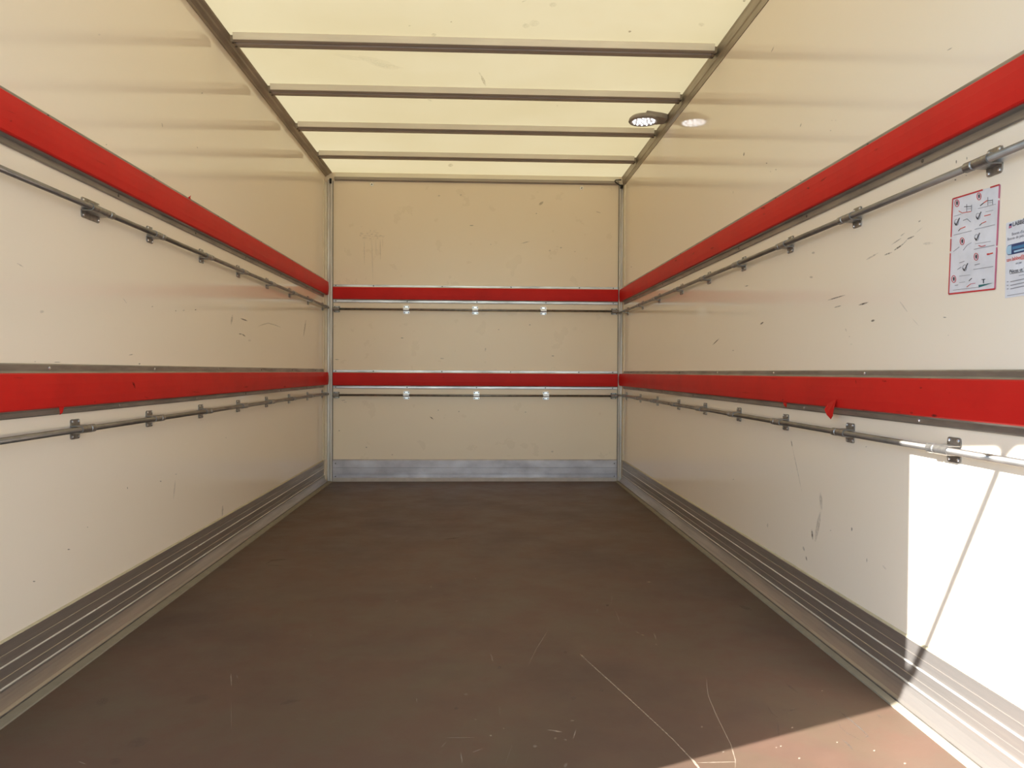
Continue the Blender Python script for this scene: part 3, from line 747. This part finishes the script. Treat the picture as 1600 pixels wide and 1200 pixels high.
marks('scuff', 'x', XR, [
    S(1353.7, 406, 1372.5, 395, 2.2, .4), S(1382, 398.7, 1394, 394, 2, .75), S(1397.5, 391, 1412.5, 380.6, 2.2, .95), S(1417.5, 373.7, 1429, 368.7, 2, .95),
    S(1412, 381, 1418, 374, 1, .5), S(1393.7, 382, 1408.7, 372, 1.3, .6), S(1407.5, 368.7, 1414, 364, 1.5, .7), S(1435, 347, 1439, 344, 2, .7), S(1442, 355, 1430, 365, 1, .3), S(1442.5, 381, 1457.5, 380, 4, .22),
    S(1294, 469, 1320.5, 461, 1.6, .9), S(1304, 480.5, 1314.5, 477.5, 1.5, .8), S(1342, 476.8, 1357, 472.3, 2.4, .9), S(1361, 502, 1367, 500, 3, .8), S(1406, 470.8, 1418, 487.3, 1.8, .35), S(1425, 497, 1436, 509, 1.2, .2),
    D(1271, 395, 5, .45), D(1267.7, 433, 5, .5), S(1321, 513, 1323, 518, 1.5, .4), D(1327.5, 526, 2, .4), D(1330.5, 538, 3, .35), S(1473.5, 495.5, 1479.5, 496.3, 1.2, .7),
    S(1113.6, 539, 1123.7, 529, 1.5, .85), S(1187.8, 507, 1193, 503, 2.2, .9), D(1145.6, 547.5, 3, .45), D(1476, 496, 3, .6), D(1482, 524, 2, .5),
    S(1236, 687, 1238.4, 699, 1.2, .8), S(1238.4, 699, 1253, 768, 0.9, .4), S(1282, 770, 1284, 796, 4, .3), S(1282, 800, 1274, 846, 5, .32), S(1268.4, 827, 1270, 843, 2.4, .7), S(1255, 854, 1257, 861, 2, .7), S(1259.4, 869, 1261, 876, 1.8, .7),
    D(1298, 829, 2, .6), S(1331, 824, 1331, 830, 2, .75), S(1354.6, 872, 1354.6, 879, 1.2, .6), S(1379, 883, 1385, 890, 2, .3), D(1353.6, 698, 2.5, .5), S(1199.5, 818, 1199.5, 824, 2, .4), D(1146, 749, 2.5, .5),
    S(1205, 82, 1209.5, 72.5, 1.4, .6), S(1480, 79, 1489, 74, 1.4, .6), S(1250, 199, 1252.5, 192.5, 1.5, .5), D(1298, 204, 2.5, .35), D(1300, 188, 2, .35), D(1306, 188, 2, .35), D(1212.5, 265, 2.5, .7), D(1204, 268, 2, .4),
    S(1494.5, 250, 1494.5, 256, 1.6, .8), S(1511, 245, 1511, 250, 1.6, .8), D(1493, 281, 3, .85), D(1510, 274, 2.5, .6), S(1163, 237.5, 1162, 244, 1.8, .7), D(1198, 255, 2.6, .7), D(1251, 282, 3, .5), S(1145.6, 298, 1145.6, 303, 1, .4),
    D(986.4, 417, 2, .8), S(1164, 447.5, 1170, 446, 1.3, .8), D(979, 486, 2.5, .8)], M_SCUFF, wall_right)
marks('scuff', 'x', XL, [
    S(26, 411, 36, 417, 1.6, .4), D(65, 487, 7, .25), S(192, 466, 198, 474, 1.2, .3), D(238, 479, 2.4, .7), D(274.6, 485.6, 2.2, .7), D(305.5, 484, 2.4, .9), D(287, 485, 4, .25), S(363, 492, 361, 507, 2.6, .4), S(376, 497.6, 386.7, 501.5, 1.8, .95),
    S(373, 521.7, 378, 522, 1.4, .95), S(378, 522, 383.5, 525.6, 1.6, .95), ([(403, 510), (411, 507), (419, 505), (430, 508), (439, 511.6)], 1.6, .4), S(478, 500, 474, 526, 1.8, .5), S(201, 555, 208, 553.5, 1.2, .7), D(54.6, 565, 2.5, .8), S(84, 566, 95, 566, 1.2, .7), D(217.7, 568.5, 3, .8),
    D(390, 532, 5, .22), S(51, 908.5, 55.5, 908.5, 1.6, .95), S(105, 858.5, 109.5, 858.5, 1.6, .9), D(136.7, 823.7, 1.8, .75), S(199, 761, 199, 764, 1.3, .8), D(251, 752, 3, .6), D(275, 741, 3, .3), S(273.7, 750, 271, 780, 1.8, .3), S(348, 790, 347, 807, 2.4, .4), D(353, 684, 2, .45),
    D(315.7, 145.5, 2.4, .8), S(252.5, 192, 254, 199, 1.4, .5), S(307.5, 229, 309, 232, 1.2, .45), D(166, 226, 2.4, .6), D(155, 54, 4, .2)], M_SCUFF, wall_left)
marks('scuff', 'y', 0.0, [
    D(838, 333.7, 2.2, .7), D(686, 306, 4, .35), D(720, 304.7, 3, .5), S(733.7, 352.5, 740, 352.3, 1.2, .8), S(814, 380.5, 828, 377, 1.3, .4), D(859, 391.5, 3.5, .35), D(876.6, 387, 3.5, .4), D(898.4, 393, 2.5, .4), D(767, 382, 1.6, .6), S(931, 330.5, 939, 333, 1.4, .35),
    S(626, 528, 631, 528.2, 1.2, .7), S(523, 561.7, 530, 561.8, 1.0, .8), S(688, 560, 694, 560.2, 1.2, .7), S(759, 543, 758, 549, 1.8, .4), S(861.7, 556.2, 866, 556, 1.3, .9), D(828, 507.5, 3, .5), D(779, 515, 2.5, .55),
    S(671.7, 651, 677.6, 655.5, 1.4, .95), D(684.7, 641, 2, .8), D(717, 643, 2, .8), D(821, 644, 2.2, .7), D(530, 673, 2.4, .6), D(572.6, 699, 2.8, .6), D(613, 710.5, 2.4, .6), D(863, 705.6, 4, .3), S(533, 626, 540, 625, 1.2, .5), S(537, 628.5, 542, 628, 1.2, .4)], M_SCUFF, wall_front)
marks('stain', 'y', 0.0, [S(842, 320.6, 849, 315, 3.5, .5), *[S(x_, y_, x_+random.uniform(2, 7), y_+random.uniform(-1, 1), random.uniform(1, 2.6), random.uniform(.06, .16)) for x_, y_ in [(random.gauss(582, 10), random.gauss(367, 5)) for _ in range(46)]], S(569, 374, 569.5, 414, 1.6, .2), S(580.6, 370, 583, 440, 1.5, .18), S(587, 372, 588, 400, 1.2, .15), S(594, 374, 594.5, 406, 1.6, .25), S(598, 372, 598, 388, 1.2, .15), S(561, 368, 565, 368, 2, .2)], M_STAIN, wall_front)
marks('scratch', 'z', 0.0, [
    ([(907.5, 1023.4), (930, 1044), (953, 1064.7), (994, 1102), (1022, 1128), (1050, 1154), (1084, 1190), (1100, 1208)], 1.6, .62), S(1080, 1185, 1096, 1205, 3.2, .9), S(907, 1022.5, 914, 1029, 2.4, .6),
    ([(1104, 1061.6), (1105, 1075), (1106.5, 1087.8), (1118.4, 1116), (1142, 1163.8), (1149, 1187.5), (1149, 1205)], 1.8, .42), S(1090, 1192, 1154, 1190.6, 1.3, .5), ([(858, 982), (848, 998), (838, 1014), (824, 1043)], 1.2, .32),
    S(766.7, 1021.6, 770, 1033, 2.2, .45), S(856.6, 1141, 877.8, 1144, 1.8, .8), S(900, 1140, 895.7, 1154, 2, .5), S(720, 1176, 722, 1192, 1.8, .55), S(738, 1176, 754, 1169.7, 1.6, .45), S(696.8, 1153, 741.6, 1152.5, 1.2, .35), S(781, 1104, 781, 1118, 1.6, .4),
    S(1010, 909.5, 1017.6, 909.5, 1.5, .85), S(932.5, 956, 934, 951, 1.5, .6), S(994, 987, 998, 989, 1.3, .7), S(1001, 992, 1007, 993, 1.3, .9), S(962, 955, 969, 973, 1.5, .3), S(957, 930, 954, 946, 3, .2), S(1022, 989, 1025.4, 1000, 2, .35), D(1025.5, 1007, 2.5, .5),
    D(743, 904, 2.5, .7), D(741, 900.5, 2, .6), D(673.5, 916.6, 3, .7), D(725.4, 936.7, 3, .65), D(619.7, 939, 4, .45), S(740.5, 964, 739, 972, 1.6, .35), D(728, 1085, 6, .4), D(787, 1138.5, 2.4, .85), S(651, 1091, 651.5, 1098, 1.6, .5), D(713, 853, 2.4, .6),
    D(868, 1154, 5, .4), D(883, 1156, 5, .4), D(894, 1126.5, 5, .5), D(836, 1166, 7, .3), S(886, 1193, 881, 1200, 4, .4), S(690, 1168, 697, 1160, 2, .3), S(800, 1165, 790, 1195, 1.5, .25), D(767, 1149.5, 4, .35), D(743, 1124.5, 4, .4),
    S(361, 1053, 361.5, 1072, 1.8, .55), S(370, 1055, 371, 1060, 1.4, .4), S(361.5, 1098, 361.5, 1140, 1.4, .3), S(122, 1190, 134, 1194, 2.2, .5), S(486, 991, 485, 999, 1.6, .4), S(469, 1014, 480, 1014.5, 1.6, .35), D(465, 940, 2.5, .6), D(464, 1124.5, 5, .25), S(470, 1124, 478, 1124, 1.5, .3),
    S(1138, 965, 1140, 971, 1.5, .4), D(1238, 1137, 3, .8), D(1249, 1185, 4, .8), D(1220, 1166, 3, .6), S(1283, 1079.5, 1287, 1079.8, 1.5, .8), D(1097, 1136, 3.5, .5), D(1366, 1173, 3.5, .7), D(1414, 1193, 4, .7), D(1308, 1160, 3, .5), D(1130, 1175, 3, .6), D(1213, 1168, 3, .6)], M_SCRATCH, floor, gain=0.72)
marks('scuff', 'z', 0.0, [
    ([(437, 1101), (452, 1096.5), (469, 1094.5)], 6, .35), S(694, 843, 718, 840, 1.6, .5), ([(415, 882), (424, 876), (440, 874.5), (455, 874)], 1.8, .35), S(415, 883, 440, 884, 1.4, .25), D(780, 1043, 6, .45), D(713, 1107, 7, .5), D(896, 1091.5, 8, .35), D(940, 1079, 7, .4), D(883, 1019.5, 6, .35), D(949, 946, 5, .4),
    ([(1311, 1111.5), (1330, 1126), (1343, 1137), (1356, 1149.5)], 2.4, .65), ([(1308, 1126), (1314, 1137), (1324, 1146), (1349, 1159)], 1.6, .3), S(1352, 1152, 1358, 1150, 2, .5), ([(1315, 1155), (1325, 1163), (1334, 1173)], 3, .55), S(1370, 1117, 1378, 1122, 1.8, .4),
    ([(1227, 1105), (1236, 1110), (1245, 1107)], 3, .4), ([(1198, 1102), (1206, 1114), (1215, 1122)], 2.2, .35), S(1215, 1128, 1217, 1151, 2, .35), S(1222, 1108, 1232, 1116, 2, .3), S(1228, 1068, 1247, 1083, 3, .3), D(1275, 1100, 4, .5), S(1173, 1100, 1178, 1092, 3, .3), S(1155, 947, 1175, 953, 4, .3),
    S(200, 1165, 232, 1155, 14, .16), S(170, 1192, 190, 1188, 10, .2), S(150, 1100, 170, 1093, 10, .15), S(290, 1098, 330, 1088, 12, .12)], M_SCUFF, floor, gain=1.05)
marks('stain', 'z', ZR, [([(560, 88), (585, 96), (605, 102), (622, 106)], 12, .12), ([(580, 97), (600, 102), (630, 106)], 6, .10), ([(520, 84), (550, 90), (590, 95)], 7, .08), S(752, 118, 759, 134, 4, .5), S(748, 112, 753, 120, 2, .3), D(640, 40, 4, .3), D(678, 54, 8, .3),
    D(705, 34, 3, .6), D(984, 49, 5, .7), D(822, 40, 12, .2), D(835, 36, 16, .15), S(815, 3, 822, 0.5, 1, .6), D(864, 7, 12, .2), D(871, 165, 3, .3), S(668, 155, 675, 158, 2, .3), D(704, 258, 8, .4), D(1163, 1, 5, .8), D(1008, 265, 3, .6), D(1096, 38, 10, .2)], M_STAIN, ceiling, lift=-0.0008)

def red_marks(b, X, segs):
    o = marks('scuff', 'x', X, segs, M_RED_SCUFF, b, gain=0.8)
    o.matrix_parent_inverse = Matrix.Translation(-b.location)
M_RED_SCUFF = mat_scuff('dark_red_scuff', (0.07, 0.012, 0.012))
red_marks(b_ll, XL+P+0.0022, [S(208, 597, 211, 607, 2.4, .7), S(206, 596, 209, 603, 1.5, .5), S(226, 620, 232, 622, 2, .5), D(148, 628, 3, .8), S(300, 612, 312, 613, 2, .3), S(380, 605, 388, 604, 2, .4), D(445, 604, 4, .5), S(20, 590, 40, 591, 1.5, .3)])
red_marks(b_lu, XL+P+0.0022, [D(17, 189, 4, .35), S(10, 172, 24, 178, 1.2, .25), S(150, 250, 168, 259, 2, .15)])
red_marks(b_ru, XR-P-0.0022, [S(1189, 326, 1196, 324, 3, .7), S(1192, 335, 1196, 334, 2, .4), S(1282, 284, 1292, 276, 2, .55), D(1263, 294, 4, .9), S(1110, 389, 1116, 386, 2, .5), S(1054, 408, 1058, 406, 2, .5), S(1082, 398, 1085, 394, 1.6, .4), S(1236, 296, 1244, 293, 2, .4), S(1366, 235, 1372, 232, 3, .3)])
red_marks(b_rl, XR-P-0.0022, [S(1422, 645, 1427, 645, 3, .8), S(1455, 649, 1465, 650, 4, .9), D(1439, 606, 4, .6), D(1484, 614, 3, .4), S(1378, 595, 1386, 596, 3, .45), S(1448, 592, 1455, 592, 2, .4), S(1337, 593, 1338, 600, 1.2, .6), D(1223, 625, 3, .8), S(1345, 640, 1356, 642, 3, .35), S(1400, 643, 1408, 644, 2, .5), S(1205, 592, 1216, 592, 1.6, .3), S(1160, 613, 1170, 614, 2, .25)])
